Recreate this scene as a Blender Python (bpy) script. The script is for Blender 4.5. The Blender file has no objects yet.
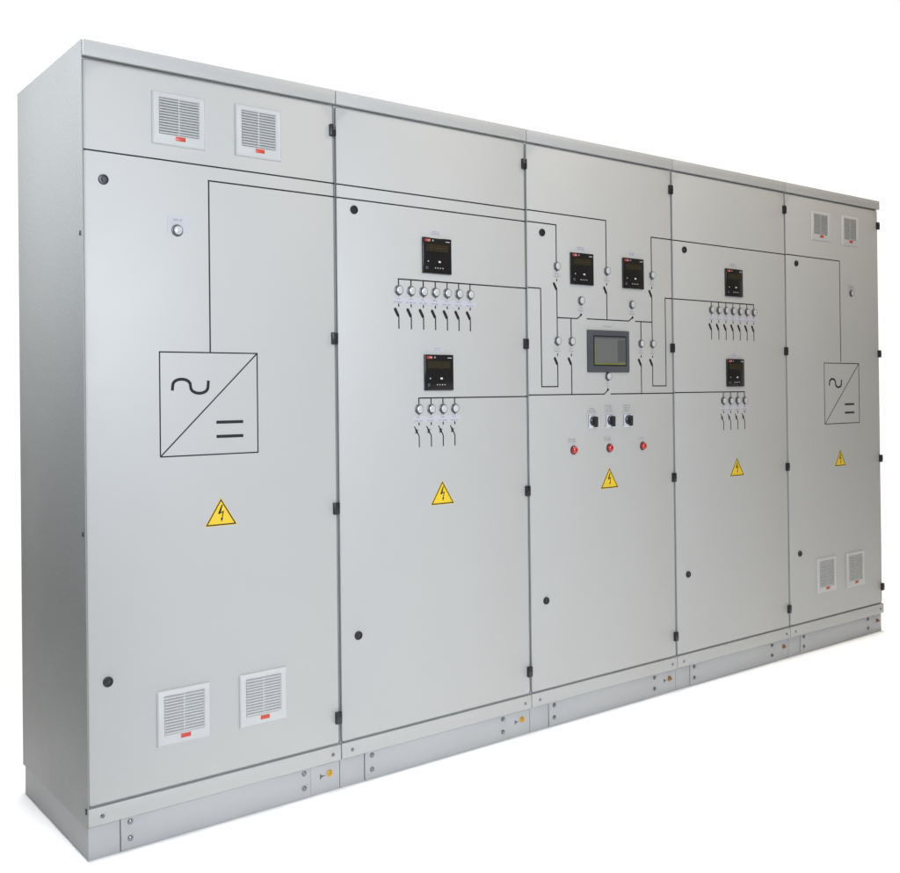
import bpy, bmesh, math, random
from mathutils import Vector
random.seed(7)
S = bpy.context.scene
C = S.collection

# ------------------------------------------------------------------ measures (metres)
J = [0.0, .7826, 1.5848, 2.3921, 3.1878, 4.0]       # joints between the five cabinets
ZT, ZC, ZD, ZS = 2.179, 2.1352, .1456, .0923        # cap top, cap bottom, door bottom, plinth top
DEPTH = .609
def V(v):                                           # height on a door, from millimetres
    return ZD + (v - 141) / (2137 - 141) * (ZC - ZD)

# ------------------------------------------------------------------ materials
def mat(name, color, rough=.5, metal=0., spec=.5, coat=0., emit=None, bump=None, var=0., trans=0., grain=None):
    m = bpy.data.materials.new(name); m.use_nodes = True
    nt = m.node_tree; n = nt.nodes; l = nt.links
    b = n['Principled BSDF']
    b.inputs['Base Color'].default_value = (*color, 1)
    b.inputs['Roughness'].default_value = rough
    b.inputs['Metallic'].default_value = metal
    b.inputs['Specular IOR Level'].default_value = spec
    b.inputs['Coat Weight'].default_value = coat
    if trans: b.inputs['Transmission Weight'].default_value = trans
    if emit:
        b.inputs['Emission Color'].default_value = (*emit[0], 1)
        b.inputs['Emission Strength'].default_value = emit[1]
    tc = n.new('ShaderNodeTexCoord')
    if var:
        no = n.new('ShaderNodeTexNoise'); no.inputs['Scale'].default_value = 2.3; no.inputs['Detail'].default_value = 6
        mr = n.new('ShaderNodeMapRange'); mr.inputs['To Min'].default_value = 1 - var; mr.inputs['To Max'].default_value = 1 + var
        mx = n.new('ShaderNodeMix'); mx.data_type = 'RGBA'; mx.blend_type = 'MULTIPLY'
        mx.inputs[0].default_value = 1
        mx.inputs[6].default_value = (*color, 1)
        l.new(tc.outputs['Object'], no.inputs['Vector']); l.new(no.outputs['Fac'], mr.inputs['Value'])
        l.new(mr.outputs['Result'], mx.inputs[7]); l.new(mx.outputs[2], b.inputs['Base Color'])
        if grain:                                   # speckle of the textured finish
            ng = n.new('ShaderNodeTexNoise'); ng.inputs['Scale'].default_value = grain[0]; ng.inputs['Detail'].default_value = 4
            mg = n.new('ShaderNodeMapRange'); mg.inputs['From Min'].default_value = .3; mg.inputs['From Max'].default_value = .7
            mg.inputs['To Min'].default_value = 1 - grain[1]; mg.inputs['To Max'].default_value = 1 + grain[1]
            m3 = n.new('ShaderNodeMix'); m3.data_type = 'RGBA'; m3.blend_type = 'MULTIPLY'; m3.inputs[0].default_value = 1
            l.new(tc.outputs['Object'], ng.inputs['Vector']); l.new(ng.outputs['Fac'], mg.inputs['Value'])
            l.new(mx.outputs[2], m3.inputs[6]); l.new(mg.outputs['Result'], m3.inputs[7]); l.new(m3.outputs[2], b.inputs['Base Color'])
        n2 = n.new('ShaderNodeTexNoise'); n2.inputs['Scale'].default_value = 5.0; n2.inputs['Detail'].default_value = 8
        m2 = n.new('ShaderNodeMapRange'); m2.inputs['To Min'].default_value = rough - .07; m2.inputs['To Max'].default_value = rough + .07
        l.new(tc.outputs['Object'], n2.inputs['Vector']); l.new(n2.outputs['Fac'], m2.inputs['Value']); l.new(m2.outputs['Result'], b.inputs['Roughness'])
    if bump:
        prev = None
        for sc, st, dist in bump:
            nb = n.new('ShaderNodeTexNoise'); nb.inputs['Scale'].default_value = sc; nb.inputs['Detail'].default_value = 3
            bp = n.new('ShaderNodeBump'); bp.inputs['Strength'].default_value = st; bp.inputs['Distance'].default_value = dist
            l.new(tc.outputs['Object'], nb.inputs['Vector']); l.new(nb.outputs['Fac'], bp.inputs['Height'])
            if prev: l.new(prev.outputs['Normal'], bp.inputs['Normal'])
            prev = bp
        l.new(prev.outputs['Normal'], b.inputs['Normal'])
    return m

M = {
 'paint':  mat('powder_coat_grey', (.350, .348, .333), .5, bump=[(2.2, .25, .004), (420, .25, .0006)], var=.025),
 'side':   mat('powder_coat_shaded', (.222, .222, .212), .45, bump=[(1.8, .3, .004), (260, .6, .0016)], var=.06, grain=(120, .07)),  # same grey paint, darkened evenly to put the end panel's shade into colour
 'plinth': mat('plinth_paint', (.318, .320, .317), .5, bump=[(300, .25, .0006)], var=.05),
 'gap':    mat('inner_frame', (.30, .305, .31), .6),
 'black':  mat('black_plastic', (.012, .012, .014), .35, bump=[(200, .2, .0005)]),
 'knob':   mat('knob_plastic', (.018, .018, .02), .3),
 'ink':    mat('black_line_tape', (.010, .0095, .0095), .6, spec=.25),
 'grille': mat('grille_plastic', (.41, .41, .40), .4),
 'filter': mat('filter_mat', (.33, .33, .32), .9, bump=[(900, .8, .002)]),
 'red':    mat('red_badge', (.42, .045, .022), .4),
 'mark':   mat('meter_print', (.30, .30, .30), .5),
 'mred':   mat('meter_badge', (.30, .03, .03), .4),
 'white':  mat('white_print', (.42, .42, .42), .5),
 'paper':  mat('label_paper', (.375, .375, .395), .55),
 'print':  mat('label_print', (.17, .17, .20), .6),
 'chrome': mat('bezel_metal', (.11, .11, .115), .4, metal=.6),
 'lens':   mat('lamp_lens', (.40, .40, .39), .3, coat=.4),
 'steel':  mat('zinc_steel', (.22, .22, .23), .32, metal=1.),
 'brass':  mat('brass', (.55, .33, .06), .4, metal=.6),
 'dullbolt': mat('dull_brass', (.30, .17, .09), .45, metal=.6),
 'meter':  mat('meter_glass', (.010, .009, .009), .16, coat=.4),
 'mdisp':  mat('meter_display', (.018, .014, .008), .2),
 'mseg':   mat('display_segment', (.045, .036, .018), .3),
 'hmi':    mat('panel_bezel', (.048, .05, .058), .42, bump=[(300, .15, .0004)]),
 'screen': mat('touch_screen', (.112, .112, .107), .15),
 'screen_dark': mat('screen_column', (.075, .075, .072), .18),
 'screen_line': mat('screen_line', (.13, .14, .03), .3),
 'yellow': mat('warning_yellow', (.60, .41, .02), .4),
 'redlens': mat('red_lamp_lens', (.34, .010, .008), .16, coat=.6),
 'plate':  mat('switch_plate', (.62, .62, .66), .3, metal=.35),
 'floor':  mat('white_floor', (.93, .93, .93), .8, bump=[(30, .05, .001)]),
}

# ------------------------------------------------------------------ mesh builder
class MB:
    def __init__(s): s.bm = bmesh.new()
    def box(s, x0, x1, y0, y1, z0, z1, bevel=0., seg=2):
        r = bmesh.ops.create_cube(s.bm, size=1)
        for v in r['verts']:
            v.co = Vector(((x0+x1)/2 + v.co.x*(x1-x0), (y0+y1)/2 + v.co.y*(y1-y0), (z0+z1)/2 + v.co.z*(z1-z0)))
        if bevel:
            es = list({e for v in r['verts'] for e in v.link_edges})
            bmesh.ops.bevel(s.bm, geom=es, offset=bevel, segments=seg, affect='EDGES', profile=.5)
        return s
    def prism(s, pts, y0, y1):                      # outline in x,z pushed from y1 (back) to y0 (front)
        n = len(pts)
        f = [s.bm.verts.new((x, y0, z)) for x, z in pts]
        b = [s.bm.verts.new((x, y1, z)) for x, z in pts]
        s.bm.faces.new(f); s.bm.faces.new(b[::-1])
        for i in range(n):
            s.bm.faces.new((f[i], b[i], b[(i+1) % n], f[(i+1) % n]))
        return s
    def lathe(s, cx, cz, prof, seg=32):             # prof: (radius, y) from back to front, closed at radius 0
        rings = []
        for r, y in prof:
            if r < 1e-6: rings.append([s.bm.verts.new((cx, y, cz))])
            else: rings.append([s.bm.verts.new((cx + r*math.cos(2*math.pi*k/seg), y, cz + r*math.sin(2*math.pi*k/seg))) for k in range(seg)])
        for a, b in zip(rings, rings[1:]):
            for k in range(seg):
                k2 = (k+1) % seg
                if len(b) == 1: s.bm.faces.new((a[k], a[k2], b[0]))
                elif len(a) == 1: s.bm.faces.new((a[0], b[k2], b[k]))
                else: s.bm.faces.new((a[k], a[k2], b[k2], b[k]))
        return s
    def stroke(s, pts, w, y0=-.0007, y1=.0002):     # a flat taped line with mitred joints
        n = len(pts); L = []; R = []
        for i, (x, z) in enumerate(pts):
            d = Vector((0, 0))
            d0 = (Vector(pts[i]) - Vector(pts[i-1])).normalized() if i > 0 else None
            d1 = (Vector(pts[i+1]) - Vector(pts[i])).normalized() if i < n-1 else None
            if d0 is None: t = d1; k = 1
            elif d1 is None: t = d0; k = 1
            else:
                t = (d0 + d1).normalized(); k = 1 / max(.4, t.dot(d0))
            nx, nz = -t.y, t.x
            L.append((x + nx*w/2*k, z + nz*w/2*k)); R.append((x - nx*w/2*k, z - nz*w/2*k))
        for i in range(n-1):
            s.prism([L[i], L[i+1], R[i+1], R[i]], y0, y1)
        return s
    def build(s, name, m, parent, smooth=True, label=None):
        bmesh.ops.recalc_face_normals(s.bm, faces=s.bm.faces)
        me = bpy.data.meshes.new(name); s.bm.to_mesh(me); s.bm.free()
        me.materials.append(m)
        if smooth:
            for p in me.polygons: p.use_smooth = True
            me.set_sharp_from_angle(angle=math.radians(35))
        o = bpy.data.objects.new(name, me); C.objects.link(o)
        if parent: o.parent = parent
        if label: o['label'] = label
        return o

def printed(parent, x0, x1, z0, z1, y, lines=1, fill=.9, m='print'):
    """rows of small print, word by word"""
    b = MB(); h = (z1 - z0) / lines
    for r in range(lines):
        zc = z1 - (r + .5)*h; ww = (x1-x0)*random.uniform(fill-.25, fill); x = (x0+x1)/2 - ww/2; xe = x + ww
        while x < xe:
            n = random.randint(3, 7)
            for k in range(n):
                lw = h*.38
                if x + lw > xe: break
                t = random.random()
                if t < .4: b.box(x, x+lw*.25, y-.0002, y, zc-h*.3, zc+h*.3).box(x+lw*.6, x+lw*.85, y-.0002, y, zc-h*.3, zc+h*.3)
                elif t < .7: b.box(x, x+lw*.25, y-.0002, y, zc-h*.3, zc+h*.3).box(x+lw*.25, x+lw*.8, y-.0002, y, zc+h*.15, zc+h*.3)
                else: b.box(x, x+lw*.8, y-.0002, y, zc+h*.16, zc+h*.3).box(x+lw*.28, x+lw*.52, y-.0002, y, zc-h*.3, zc+h*.16)
                x += lw*1.08
            x += h*.35
    return b.build('print', M[m], parent, smooth=False)

class Cab:
    def __init__(s, i, label):
        s.i = i; s.x0 = J[i-1]; s.w = J[i] - J[i-1]; s.k = s.w / .8
        r = bpy.data.objects.new('switchgear_cabinet', None); C.objects.link(r)
        r.location = (s.x0, 0, 0); r.empty_display_size = .2
        r['label'] = label; r['category'] = 'switchgear cabinet'; r['group'] = 'switchgear cabinets bolted in one row'
        s.r = r
    def U(s, u): return u / 1000 * s.k
    def P(s, *pts): return [(s.U(u), V(v)) for u, v in pts]

    def shell(s):
        w, r, i = s.w, s.r, s.i
        e = .0012
        MB().box(.0035 if i == 1 else e, w-e, .0115, DEPTH-.004, ZS+.001, ZC-.001).build('body', M['gap'], r)
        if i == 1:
            MB().box(0, .003, .0005, DEPTH, ZS-.002, ZT-.0005, .0008).build('side_panel', M['side'], r, label='tall grey end panel, shaded towards the plinth')
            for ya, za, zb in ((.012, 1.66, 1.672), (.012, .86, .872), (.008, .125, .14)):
                MB().box(-.003, 0, ya, ya+.008, za, zb, .001).build('side_clip', M['black'], r)
        if i == 5:
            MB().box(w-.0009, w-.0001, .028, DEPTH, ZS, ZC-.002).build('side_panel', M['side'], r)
        MB().box(.0032 if i == 1 else e, w-e+(.004 if i == 5 else 0), -.006, DEPTH, ZC, ZT, .0025).build('top_cap', M['paint'], r)
        # door: pressed sheet with rounded edges
        d = MB().box(.0028, w-.0062-(.004 if i == 5 else 0), 0, .0105, ZD, ZC-.0055, .0085, 2).build('door', M['paint'], r)
        for v in (2053, 1403, 873, 222):
            hx = .003 if i == 5 else 0
            h = MB().box(w-.0225-hx, w-.0015-hx, -.0105, .001, V(v)-.0185, V(v)+.0185, .0022)
            h.box(w-.0215-hx, w-.0035-hx, -.0118, -.0098, V(v)-.006, V(v)+.006, .0006)
            h.build('hinge', M['black'], r)
        lx = s.U({1: 57, 2: 66, 3: 75, 4: 74, 5: 80}[i])
        for v in (1813, 465):
            c = MB().lathe(lx, V(v), [(.0138, .001), (.0138, -.0035), (.0125, -.0055), (.0095, -.0058), (.0088, -.0035), (0, -.0035)]).build('lock', M['black'], r)
            MB().lathe(lx, V(v), [(.0062, -.003), (.0062, -.0052), (.0052, -.006), (0, -.006)], 24).box(lx-.0012, lx+.0012, -.0066, -.0055, V(v)-.004, V(v)+.004).build('key_insert', M['knob'], c)
        # bottom rail with screws
        st = MB().box(.0012, w-.0012+(.005 if i == 5 else 0), -.0012, .0105, ZS, ZD-.0045, .004).build('bottom_rail', M['paint'], r)
        for u, v in ((39, 111), (768, 111)):
            x = s.U(u)
            MB().lathe(x, V(v), [(.0058, -.001), (.0055, -.003), (.0035, -.0048), (.0026, -.0049), (.0022, -.0035), (0, -.0035)], 16).build('screw', M['steel'], st)
        # plinth: two corner posts, a screwed cover plate between
        y = .012
        pl = MB()
        pl.box(.004 if i == 1 else .001, s.U(91), y, DEPTH-.01, 0, ZS-.0005, .0012)
        pl.box(s.U(694), w-.001, y, DEPTH-.01, 0, ZS-.0005, .0012)
        if i == 1: pass
        pl.box(s.U(91)+.0005, s.U(694)-.0005, y+.006, DEPTH-.02, .0, ZS-.001)
        pl = pl.build('plinth', M['plinth'], r)
        cp = MB().box(s.U(93), s.U(692.5), y-.0022, y+.004, .002, ZS-.002, .001).build('cover_plate', M['plinth'], r)
        for u in (119, 670):
            for v in (V(72), V(27)):
                x = s.U(u)
                MB().lathe(x, v, [(.0085, y-.002), (.0085, y-.003), (.006, y-.0035), (.006, y-.0065), (.0045, y-.0075), (0, y-.0078)], 6 if False else 20).build('bolt', M['steel'], cp)
        gx, gz = s.U(762 if i < 5 else 757), V(52)
        g = MB().lathe(gx, gz, [(.0105, y+.001), (.0105, y-.002), (.0078, y-.0028), (.0078, y-.007), (.006, y-.008), (.0038, y-.008), (.0038, y-.013), (.003, y-.014), (0, y-.014)], 24)
        g.build('earth_bolt', M['brass'] if i < 3 else M['dullbolt'], pl)
        if i < 4:
            gx -= .030; e = MB()                    # earth mark: three bars and a stem
            for k, hw in enumerate((.008, .0055, .003)): e.box(gx-.004+k*.0035, gx-.002+k*.0035, y-.0004, y+.0002, gz-.004-hw, gz-.004+hw)
            e.box(gx+.004, gx+.014, y-.0004, y+.0002, gz-.005, gz-.003)
            e.build('earth_mark', M['ink'], pl)

    nl = 0
    def line(s, b, pts, w=.0042):
        Cab.nl = (Cab.nl + 1) % 12
        b.stroke(s.P(*pts), w, -.0005 - Cab.nl*.00003)
    def pill(s, u, v, tail=.046):                           # fuse switch mark: tick above, slanted bar and stem
        b = MB(); x, z = s.U(u), V(v)
        b.stroke([(x, z+.036), (x, z+.026)], .0042)
        a = Vector((x-.0165, z+.021)); c = Vector((x-.001, z-.006)); d = (c-a).normalized(); nrm = Vector((-d.y, d.x))
        pts = []
        for q in range(7):
            t = math.pi/2 + math.pi*q/6; pts.append(a + d*.0045 + (d*math.cos(t) + nrm*math.sin(t))*.0054)
        for q in range(7):
            t = -math.pi/2 + math.pi*q/6; pts.append(c - d*.0045 + (d*math.cos(t) + nrm*math.sin(t))*.0054)
        b.prism([(p.x, p.y) for p in pts], -.0008, .0002)
        b.stroke([(x-.003, z-.002), (x, z-.008), (x, z-tail)], .0042)
        b.build('switch_symbol', M['ink'], s.r, smooth=False)

    def lamp(s, u, v, m='lens', R=.0135, d=.0095):
        x, z = s.U(u), V(v)
        b = MB().lathe(x, z, [(R+.0034, .001), (R+.0034, -.0018), (R+.0016, -.0032), (R+.0002, -.0034), (R+.0002, -d+.001), (R-.0004, -d), (R-.0014, -d), (R-.0018, -d+.0012)] if m == 'lens' else [(R+.0028, .001), (R+.0028, -.0018), (R+.0014, -.0032), (R, -.0034), (R-.001, -.0034)], 40)
        b = b.build('indicator_lamp' if m == 'lens' else 'push_button', M['chrome'] if m == 'lens' else M['black'], s.r)
        y = -d
        MB().lathe(x, z, [(R-.0014, y+.003), (R-.0014, y+.0006), (R-.0035, y-.0006), (R*.4, y-.0018), (0, y-.002)] if m == 'lens' else
                   [(R-.0004, -.002), (R-.0004, y+.005), (R*.9, y+.001), (R*.65, y-.003), (R*.3, y-.005), (0, y-.0055)], 40).build('lens', M[m], b)
        return b

    def tag(s, u, v, wd, hg, lines=2, m='paper', pr='print'):
        x, z = s.U(u), V(v)
        p = MB().box(x-wd/2, x+wd/2, -.0006, .0002, z-hg/2, z+hg/2).build('name_label', M[m], s.r, smooth=False)
        printed(p, x-wd/2+.002, x+wd/2-.002, z-hg/2+.002, z+hg/2-.002, -.0006, lines, m=pr)

    def vent(s, u0, u1, v0, v1):
        x0, x1, z0, z1 = s.U(u0), s.U(u1), V(v0), V(v1)
        r = s.r; t = -.0075
        ix0, ix1, iz0, iz1 = x0+.021, x1-.021, z0+.031, z1-.016
        b = MB()
        for a in ((x0, x1, iz1, z1), (x0, x1, z0, iz0), (x0, ix0, iz0, iz1), (ix1, x1, iz0, iz1)):
            pass
        # one moulded frame: sloping rim, flat face, opening
        o = [(x0, z0), (x1, z0), (x1, z1), (x0, z1)]
        o2 = [(x0+.004, z0+.004), (x1-.004, z0+.004), (x1-.004, z1-.004), (x0+.004, z1-.004)]
        n_ = [(ix0-.003, iz0-.003), (ix1+.003, iz0-.003), (ix1+.003, iz1+.003), (ix0-.003, iz1+.003)]
        n2 = [(ix0, iz0), (ix1, iz0), (ix1, iz1), (ix0, iz1)]
        loops = []
        for ring, y in ((o, .0005), (o, -.003), (o2, t+.001), (n_, t), (n2, t+.003), (n2, -.0005)):
            loops.append([b.bm.verts.new((x, y, z)) for x, z in ring])
        for A, B in zip(loops, loops[1:]):
            for k in range(4): b.bm.faces.new((A[k], A[(k+1) % 4], B[(k+1) % 4], B[k]))
        f = b.build('vent_grille', M['grille'], r)
        MB().box(ix0+.0002, ix1-.0002, -.0012, -.0007, iz0+.0002, iz1-.0002).build('filter', M['filter'], f)
        sl = MB(); n = 13; p = (iz1-iz0)/n
        for k in range(n):
            zc = iz0 + (k+.5)*p
            # slat slopes down and outwards
            v = [(-.0015, zc+p*.34), (t+.002, zc+p*.06), (t+.0012, zc-p*.02), (t+.0012, zc-p*.38), (-.0015, zc+p*.06)]
            A = [sl.bm.verts.new((ix0, y, z)) for y, z in v]; B = [sl.bm.verts.new((ix1, y, z)) for y, z in v]
            sl.bm.faces.new(A); sl.bm.faces.new(B[::-1])
            for q in range(5): sl.bm.faces.new((A[q], B[q], B[(q+1) % 5], A[(q+1) % 5]))
        xm = (ix0+ix1)/2
        sl.box(xm-.0022, xm+.0022, t+.003, -.0013, iz0, iz1)
        sl.build('slats', M['grille'], f, smooth=False)
        xb = (x0+x1)/2 + .003
        g = MB().box(xb-.0145, xb+.0145, t-.0012, t+.001, z0+.015, z0+.0265, .0006).build('badge', M['red'], f)
    def meter(s, uc, vc):
        x, z = s.U(uc), V(vc); r = s.r; h = .060
        b = MB().box(x-h, x+h, -.009, .0005, z-h, z+h, .0022).build('digital_meter', M['meter'], r)
        y = -.009
        d = MB().box(x-h+.012, x+h-.012, y-.0006, y+.0002, z+.012, z+.040).build('display', M['mdisp'], b)
        sg = MB()
        for q in range(8):
            xx = x-h+.017 + q*.0112 ; hw = .0030
            for zz in (z+.017, z+.026, z+.035): sg.box(xx, xx+2*hw, y-.0009, y-.0006, zz-.0007, zz+.0007)
            for xs in (xx-.001, xx+2*hw): sg.box(xs, xs+.0012, y-.0009, y-.0006, z+.018, z+.034)
        sg.build('display_digits', M['mseg'], b, smooth=False)
        MB().box(x-h+.007, x-h+.030, y-.0005, y+.0002, z+.0455, z+.0545).build('badge', M['mred'], b)
        for k in range(3): MB().box(x-h+.018+k*.004, x-h+.0205+k*.004, y-.0007, y-.0005, z+.0475, z+.0525).build('badge_letter', M['mark'], b, smooth=False)
        MB().box(x-h+.038, x-h+.043, y-.0004, y+.0002, z+.048, z+.053).build('status_mark', M['mark'], b, smooth=False)
        MB().box(x+.034, x+.052, y-.0004, y+.0002, z+.0475, z+.0505).build('type_print', M['mark'], b, smooth=False)
        for k in range(4): MB().lathe(x-.010+k*.0105, z-.041, [(.0023, y), (.0023, y-.0006), (0, y-.0006)], 10).build('button', M['mark'], b)
        MB().box(x+.003, x+.013, y-.0006, y+.0002, z-.023, z-.017).build('unit_mark', M['white'], b, smooth=False)
        MB().box(x-h+.018, x-h+.023, y-.0006, y+.0002, z-.022, z-.018).build('unit_mark', M['mark'], b, smooth=False)
        MB().box(x-h+.010, x-h+.020, y-.0006, y+.0002, z-.047, z-.037).build('key', M['hmi'], b)
        s.tag(uc, vc+60+18, .046, .017, 2)
    def warn(s, u):
        v0, v1 = 855, 931; hw = .0475; r = s.r
        x = s.U(u); z0, z1 = V(v0), V(v1)
        def tri(k, cy=.36):
            zc = z0 + (z1-z0)*cy
            return [(x-hw*k, zc+(z0-zc)*k), (x+hw*k, zc+(z0-zc)*k), (x, zc+(z1-zc)*k)]
        g = MB().prism(tri(1.06), -.0006, .0002).build('warning_sign', M['yellow'], r, smooth=False, label='yellow high voltage triangle with black lightning bolt')
        b = MB(); A, B = tri(1.), tri(.87)
        for k in range(3):
            b.prism([A[k], A[(k+1) % 3], B[(k+1) % 3], B[k]], -.0009, -.0005)
        zb = z0 + .012; 
        P = lambda pts: [(x + a*1.22/1000, z0 + (c*1.12-4)/1000) for a, c in pts]
        b.prism(P([(1.5, 56), (4.5, 56), (-.5, 37), (-7.5, 35)]), -.0009, -.0005)
        b.prism(P([(-7.5, 35), (-.5, 37), (-2, 33.5), (-6, 32)]), -.0009, -.0005)
        b.prism(P([(-3.5, 33), (-.5, 37), (7.5, 41), (6.2, 37.5)]), -.0009, -.0005)
        b.prism(P([(4.2, 38), (7.5, 41), (3.2, 20), (.9, 20)]), -.0009, -.0005)
        b.prism(P([(-1.6, 21.5), (5.2, 22.5), (1.3, 12.5)]), -.0009, -.0005)
        b.build('warning_symbol', M['ink'], g, smooth=False)
    def converter(s, u0, u1, stem_u, stem_v, tl, eq, mw=.0036):
        v0, v1 = 1060, 1352
        g = MB()
        s.line(g, [(u0, v0), (u1, v0), (u1, v1), (u0, v1), (u0, v0)], mw)
        s.line(g, [(u0, v0), (u1, v1)], mw)
        g.build('converter_frame', M['ink'], s.r, smooth=False)
        b = MB(); pts = []; a, c = tl
        m = (a+c)/2; R = (c-a)/4
        # tilde: half circle up, half circle down, straight flanks
        zc = 1258
        for q in range(25):
            t = q/24; uu = a + (c-a)*t
            pts.append((uu, zc + 17*math.sin(2*math.pi*t)*(1.0)))
        pts = [(a-1, zc-14)] + [(a+2*R*(1-math.cos(math.pi*q/10))/2*1.0, zc-2+20*math.sin(math.pi*q/10)**.8) for q in range(0, 10)] + \
              [(m+2*R*(1-math.cos(math.pi*q/10))/2, zc-2-20*math.sin(math.pi*q/10)**.8) for q in range(0, 11)] + [(c+1, zc+14)]
        b.stroke(s.P(*pts), .0085)
        b.build('tilde_symbol', M['ink'], s.r, smooth=False)
        for v in (1152, 1111): MB().stroke(s.P((eq[0], v), (eq[1], v)), .0088).build('equals_bar', M['ink'], s.r, smooth=False)
    def rotary(s, u, v, lines):
        x, z = s.U(u), V(v); r = s.r; h = .0275
        p = MB().box(x-h, x+h, -.006, .0005, z-h, z+h, .0018).build('rotary_switch', M['plate'], r)
        MB().box(x-h+.001, x-h+.005, -.0064, -.0058, z-h+.003, z+h-.003).box(x-h+.004, x+h-.003, -.0064, -.0058, z+h-.0045, z+h-.0028).build('switch_marks', M['print'], p, smooth=False)
        xk, zk = x+.003, z+.001
        k = MB().lathe(xk, zk, [(.0195, -.005), (.0190, -.012), (.0165, -.014), (.0150, -.014), (0, -.014)], 32)
        k.box(xk-.0065, xk+.0065, -.026, -.013, zk-.024, zk+.017, .003)
        k.build('knob', M['knob'], p)
        s.tag(u, v+27+6+5*lines, .052, .010*lines+.002, lines, m='paint')

def row_of_feeders(c, bus_v, us, lamp_v, end_u, style):
    b = MB()
    c.line(b, [(us[0], bus_v), (end_u, bus_v)])
    for u in us:
        q = MB(); c.line(q, [(u, bus_v-2 if u != us[0] else bus_v+2), (u, lamp_v-20)]); q.build('drop_line', M['ink'], c.r, smooth=False)
        if style == 'pill': c.pill(u, lamp_v-80)
        else:
            x, z = c.U(u), V(lamp_v-80); q = MB()
            q.stroke([(x, z+.036), (x, z+.026)], .0042)
            q.stroke([(x-.0195, z+.023), (x-.0145, z+.015), (x-.001, z-.008), (x, z-.012), (x, z-.046)], .0038)
            q.prism([(x-.0165, z+.012), (x-.0105, z+.015), (x-.0045, z+.002), (x-.011, z-.001)], -.0009, .0002)
            q.stroke([(x-.017, z+.000), (x-.004, z+.0125)], .0022)
            q.build('switch_symbol', M['ink'], c.r, smooth=False)
    b.build('mimic_line', M['ink'], c.r, smooth=False)
    for u in us: c.lamp(u, lamp_v)
    x0, x1 = c.U(us[0])-.026, c.U(us[-1])+.026; z = V(lamp_v-30)
    p = MB().box(x0, x1, -.00045, .0002, z-.0125, z+.0075).build('label_strip', M['paper'], c.r, smooth=False)
    for u in us:
        x = c.U(u); printed(p, x-.011, x+.011, z-.001, z+.006, -.00045, 1)
        printed(p, x-.023, x+.022, z-.013, z-.005, -.00045, 1)

# ------------------------------------------------------------------ cabinet 1
c1 = Cab(1, 'leftmost cabinet, nearest the camera, with the open end side and a large inverter symbol')
c1.shell()
for a in ((195, 355, 1930, 2077), (451, 604, 1931, 2082), (194, 354, 258, 411), (447, 604, 258, 412)): c1.vent(*a)
b = MB(); c1.line(b, [(4, 1888), (796, 1888)]); b.build('mimic_line', M['ink'], c1.r, smooth=False)
b = MB(); c1.line(b, [(366, 1352), (366, 1846), (796, 1846)]); b.build('mimic_line', M['ink'], c1.r, smooth=False)
c1.converter(212, 517, 366, 1846, (250, 358), (383, 469))
p = MB().box(c1.U(271)-.031, c1.U(271)+.031, -.0006, .0002, V(1688), V(1737)).build('name_label', M['paper'], c1.r, smooth=False)
printed(p, c1.U(271)-.020, c1.U(271)+.020, V(1719), V(1729), -.0006, 1)
c1.lamp(268, 1694)
c1.warn(395)

# ------------------------------------------------------------------ cabinet 2
c2 = Cab(2, 'second cabinet from the left, two black digital meters with seven lamps above four lamps')
c2.shell()
for v in (1888, 1846):
    b = MB(); c2.line(b, [(3, v), (796, v)]); b.build('mimic_line', M['ink'], c2.r, smooth=False)
c2.meter(390, 1690); c2.meter(393, 1298)
row_of_feeders(c2, 1604, [235+50*k for k in range(7)], 1567, 796, 'pill')
row_of_feeders(c2, 1213, [312+50*k for k in range(4)], 1176, 796, 'breaker')
c2.warn(406)

# ------------------------------------------------------------------ cabinet 3
c3 = Cab(3, 'middle cabinet with the touch screen, three black rotary switches and three red buttons')
c3.shell()
def L(*p):
    q = MB(); c3.line(q, list(p)); q.build('mimic_line', M['ink'], c3.r, smooth=False)
L((4, 1890), (410, 1890), (410, 1674)); L((4, 1848), (146, 1848), (146, 1674)); L((796, 1848), (670, 1848), (670, 1674))
L((4, 1608), (66, 1608), (66, 1248), (147, 1248), (147, 1318)); L((796, 1606), (751, 1606), (751, 1248), (670, 1248), (670, 1318))
L((147, 1600), (147, 1398)); L((670, 1600), (670, 1398)); L((411, 1600), (411, 1505))
L((147, 1504), (251, 1504)); L((251, 1504), (276, 1521)); L((301, 1505), (534, 1505)); L((534, 1505), (559, 1522)); L((571, 1505), (670, 1505))
for x in (272, 556):
    xx, zz = c3.U(x), V(1517); b = MB().prism([(xx-.007, zz), (xx-.002, zz+.009), (xx+.004, zz+.002), (xx-.001, zz-.004)], -.0011, .0002).build('switch_tip', M['ink'], c3.r, smooth=False)
L((218, 1504), (218, 1398)); L((603, 1504), (603, 1398)); L((218, 1318), (218, 1218)); L((603, 1318), (603, 1218))
L((4, 1218), (391, 1218)); L((391, 1218), (417, 1237)); L((426, 1218), (796, 1218))
xx, zz = c3.U(412), V(1233); b = MB().prism([(xx-.007, zz), (xx-.002, zz+.009), (xx+.004, zz+.002), (xx-.001, zz-.004)], -.0011, .0002).build('switch_tip', M['ink'], c3.r, smooth=False)
for u in (147, 411, 670): c3.pill(u, 1612, .020)
for u in (147, 218, 603, 670): c3.pill(u, 1335, .020)
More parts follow.
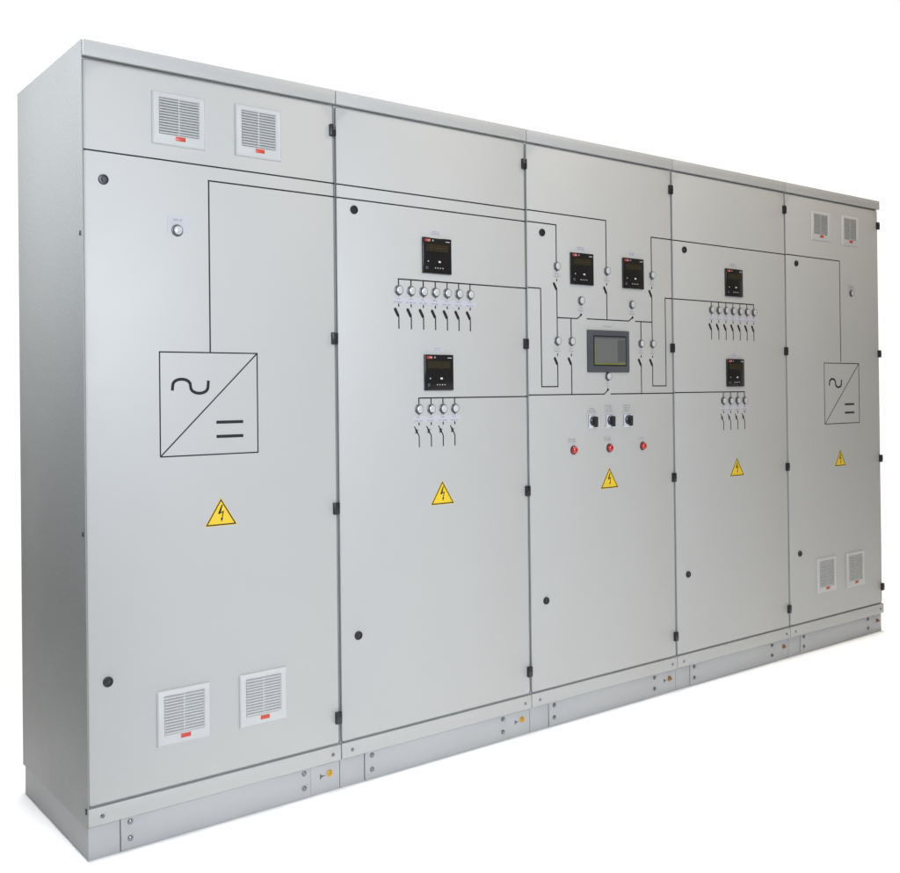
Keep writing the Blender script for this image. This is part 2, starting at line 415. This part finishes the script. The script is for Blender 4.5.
for u, v in ((148, 1694), (413, 1694), (672, 1694), (271, 1572), (552, 1570), (147, 1417), (219, 1417), (603, 1417), (671, 1417), (412, 1286)):
    c3.lamp(u, v)
    if v in (1572, 1570, 1286): L((u, v-8), (u, v-19))
    x, z = c3.U(u), V(v-30)
    st = MB().box(x-.019, x+.019, -.00045, .0002, z-.012, z+.006).build('name_label', M['paint'], c3.r, smooth=False)
    printed(st, x-.010, x+.010, z-.001, z+.005, -.00045, 1); printed(st, x-.017, x+.017, z-.011, z-.004, -.00045, 1)
c3.meter(274, 1692); c3.meter(557, 1693)
# touch screen
x0, x1, z0, z1 = c3.U(299), c3.U(527), V(1302), V(1464)
h = MB().box(x0, x1, -.009, .0005, z0, z1, .003).build('touch_screen_panel', M['hmi'], c3.r)
sx0, sx1, sz0, sz1 = c3.U(331), c3.U(503), V(1331), V(1438)
MB().box(sx0-.005, sx1+.005, -.0094, -.0088, sz0-.005, sz1+.005).build('screen_border', M['black'], h)
MB().box(sx0, sx1, -.0100, -.0092, sz0, sz1).build('screen', M['screen'], h)
MB().box(sx1-.045, sx1, -.0103, -.0101, sz0+.012, sz1-.010).box(sx0, sx1, -.0103, -.0101, sz1-.006, sz1).build('screen_sidebar', M['screen_dark'], h, smooth=False)
MB().box(sx0, sx1-.004, -.0107, -.0104, sz0, sz0+.006).box(sx0, sx0+.004, -.0107, -.0104, sz0+.006, sz1-.03).build('screen_menu', M['screen_line'], h, smooth=False)
c3.tag(413, 1480, .052, .008, 1, m='paint')
for k, u in enumerate((322, 417, 516)): c3.rotary(u, 1115, (2, 3, 3)[k])
for k, u in enumerate((224, 416, 606)):
    c3.lamp(u, 1009, 'redlens', R=.0145, d=.011)
    c3.tag(u-8, 1045 if k < 2 else 1040, .050, .020 if k < 2 else .009, (2, 3, 1)[k], m='paint')
c3.warn(414)

# ------------------------------------------------------------------ cabinet 4
c4 = Cab(4, 'fourth cabinet from the left, meters and lamp rows, just right of the touch screen cabinet')
c4.shell()
b = MB(); c4.line(b, [(3, 1848), (797, 1848)]); b.build('mimic_line', M['ink'], c4.r, smooth=False)
c4.meter(404, 1694); c4.meter(406, 1303)
row_of_feeders(c4, 1606, [250+50*k for k in range(7)], 1571, 3, 'pill')
row_of_feeders(c4, 1220, [325+50*k for k in range(4)], 1182, 3, 'breaker')
# extend the buses over their last lamp
for p, v in (((252, 552), 1606), ((327, 477), 1220)):
    b = MB(); c4.line(b, [(p[0], v), (p[1], v)]); b.build('mimic_line', M['ink'], c4.r, smooth=False)
c4.warn(415)

# ------------------------------------------------------------------ cabinet 5
c5 = Cab(5, 'rightmost cabinet, farthest away, with four vents and a small inverter symbol')
c5.shell()
for a in ((201, 358, 1934, 2074), (457, 607, 1930, 2078), (213, 374, 259, 425), (463, 622, 256, 424)): c5.vent(*a)
b = MB(); c5.line(b, [(3, 1850), (441, 1850), (441, 1358)]); b.build('mimic_line', M['ink'], c5.r, smooth=False)
c5.converter(299, 600, 441, 1850, (342, 444), (472, 554))
p = MB().box(c5.U(542)-.028, c5.U(542)+.028, -.0006, .0002, V(1692), V(1741)).build('name_label', M['paint'], c5.r, smooth=False)
printed(p, c5.U(542)-.020, c5.U(542)+.020, V(1722), V(1732), -.0006, 1); c5.lamp(540, 1698)
c5.warn(426)

# ------------------------------------------------------------------ floor
fl = MB(); vs = [fl.bm.verts.new(p) for p in ((-2.4, -5, 0), (8.7, -5, 0), (8.7, 5.2, 0), (-2.4, 5.2, 0))]; fl.bm.faces.new(vs)
f = fl.build('floor', M['floor'], None, smooth=False); f['kind'] = 'structure'

# ------------------------------------------------------------------ light
def area(name, loc, target, size, power, color, spread=180, sy=None):
    l = bpy.data.lights.new(name, 'AREA'); l.energy = power; l.color = color; l.spread = math.radians(spread)
    l.shape = 'RECTANGLE'; l.size = size; l.size_y = sy or size
    o = bpy.data.objects.new(name, l); C.objects.link(o); o.location = loc
    o.rotation_euler = (Vector(target) - Vector(loc)).to_track_quat('-Z', 'Y').to_euler()
    return o
KEY, TOP, OVER, WARM, FAR = 89, 17, 34, 46, 154
area('window_light', (.05, -3.8, 2.2), (.9, 0, 1.15), 2.0, KEY, (.835, .895, 1.0), spread=110, sy=1.8)
area('side_light', (-1.7, .35, 2.9), (0, .3, 1.95), .9, TOP, (.86, .92, 1.0), spread=64)
area('floor_fill_front', (4.42, -1.0, 6), (4.42, -1.0, 0), 10.16, OVER, (1, .985, .96), spread=9, sy=2.4)  # added overhead fill, no real fitting; blows the front floor out to white
area('floor_fill_back', (4.55, 2.95, 6), (4.55, 2.95, 0), 9.8, FAR, (1, .985, .96), spread=9, sy=6.1)  # second added fill, keeps the floor behind and beside the row white
area('room_light', (3.3, -2.0, 4.0), (3.3, -.4, 1.6), 1.2, WARM, (1, .87, .70), sy=.8)

w = bpy.data.worlds.new('World'); S.world = w; w.use_nodes = True
n, l = w.node_tree.nodes, w.node_tree.links
bg = n['Background']; bg.inputs['Strength'].default_value = 1
tc = n.new('ShaderNodeTexCoord')
dot = n.new('ShaderNodeVectorMath'); dot.operation = 'DOT_PRODUCT'; dot.inputs[1].default_value = (math.sin(math.radians(43)), math.cos(math.radians(43)), 0)
mr = n.new('ShaderNodeMapRange'); mr.interpolation_type = 'SMOOTHSTEP'
mr.inputs['From Min'].default_value = .30; mr.inputs['From Max'].default_value = .72
mx = n.new('ShaderNodeMix'); mx.data_type = 'RGBA'
mx.inputs[6].default_value = (.09, .085, .075, 1); mx.inputs[7].default_value = (1.05, 1.05, 1.05, 1)
l.new(tc.outputs['Generated'], dot.inputs[0]); l.new(dot.outputs['Value'], mr.inputs['Value'])
l.new(mr.outputs['Result'], mx.inputs[0]); l.new(mx.outputs[2], bg.inputs['Color'])

# ------------------------------------------------------------------ camera
cd = bpy.data.cameras.new('Camera'); cam = bpy.data.objects.new('Camera', cd); C.objects.link(cam)
cam.location = (-.879, -2.696, 1.230)
cam.rotation_euler = tuple(math.radians(a) for a in (90.32018, .63696, -37.87966))
cd.sensor_fit = 'HORIZONTAL'; cd.sensor_width = 36; cd.lens = 36*1009.5/900
cd.shift_x = (450-448.03)/900; cd.shift_y = (387.34-436.5)/900
cd.clip_start = .05; cd.clip_end = 200
S.camera = cam
S.view_settings.view_transform = 'Standard'; S.view_settings.look = 'None'; S.view_settings.gamma = 1; S.view_settings.exposure = 0
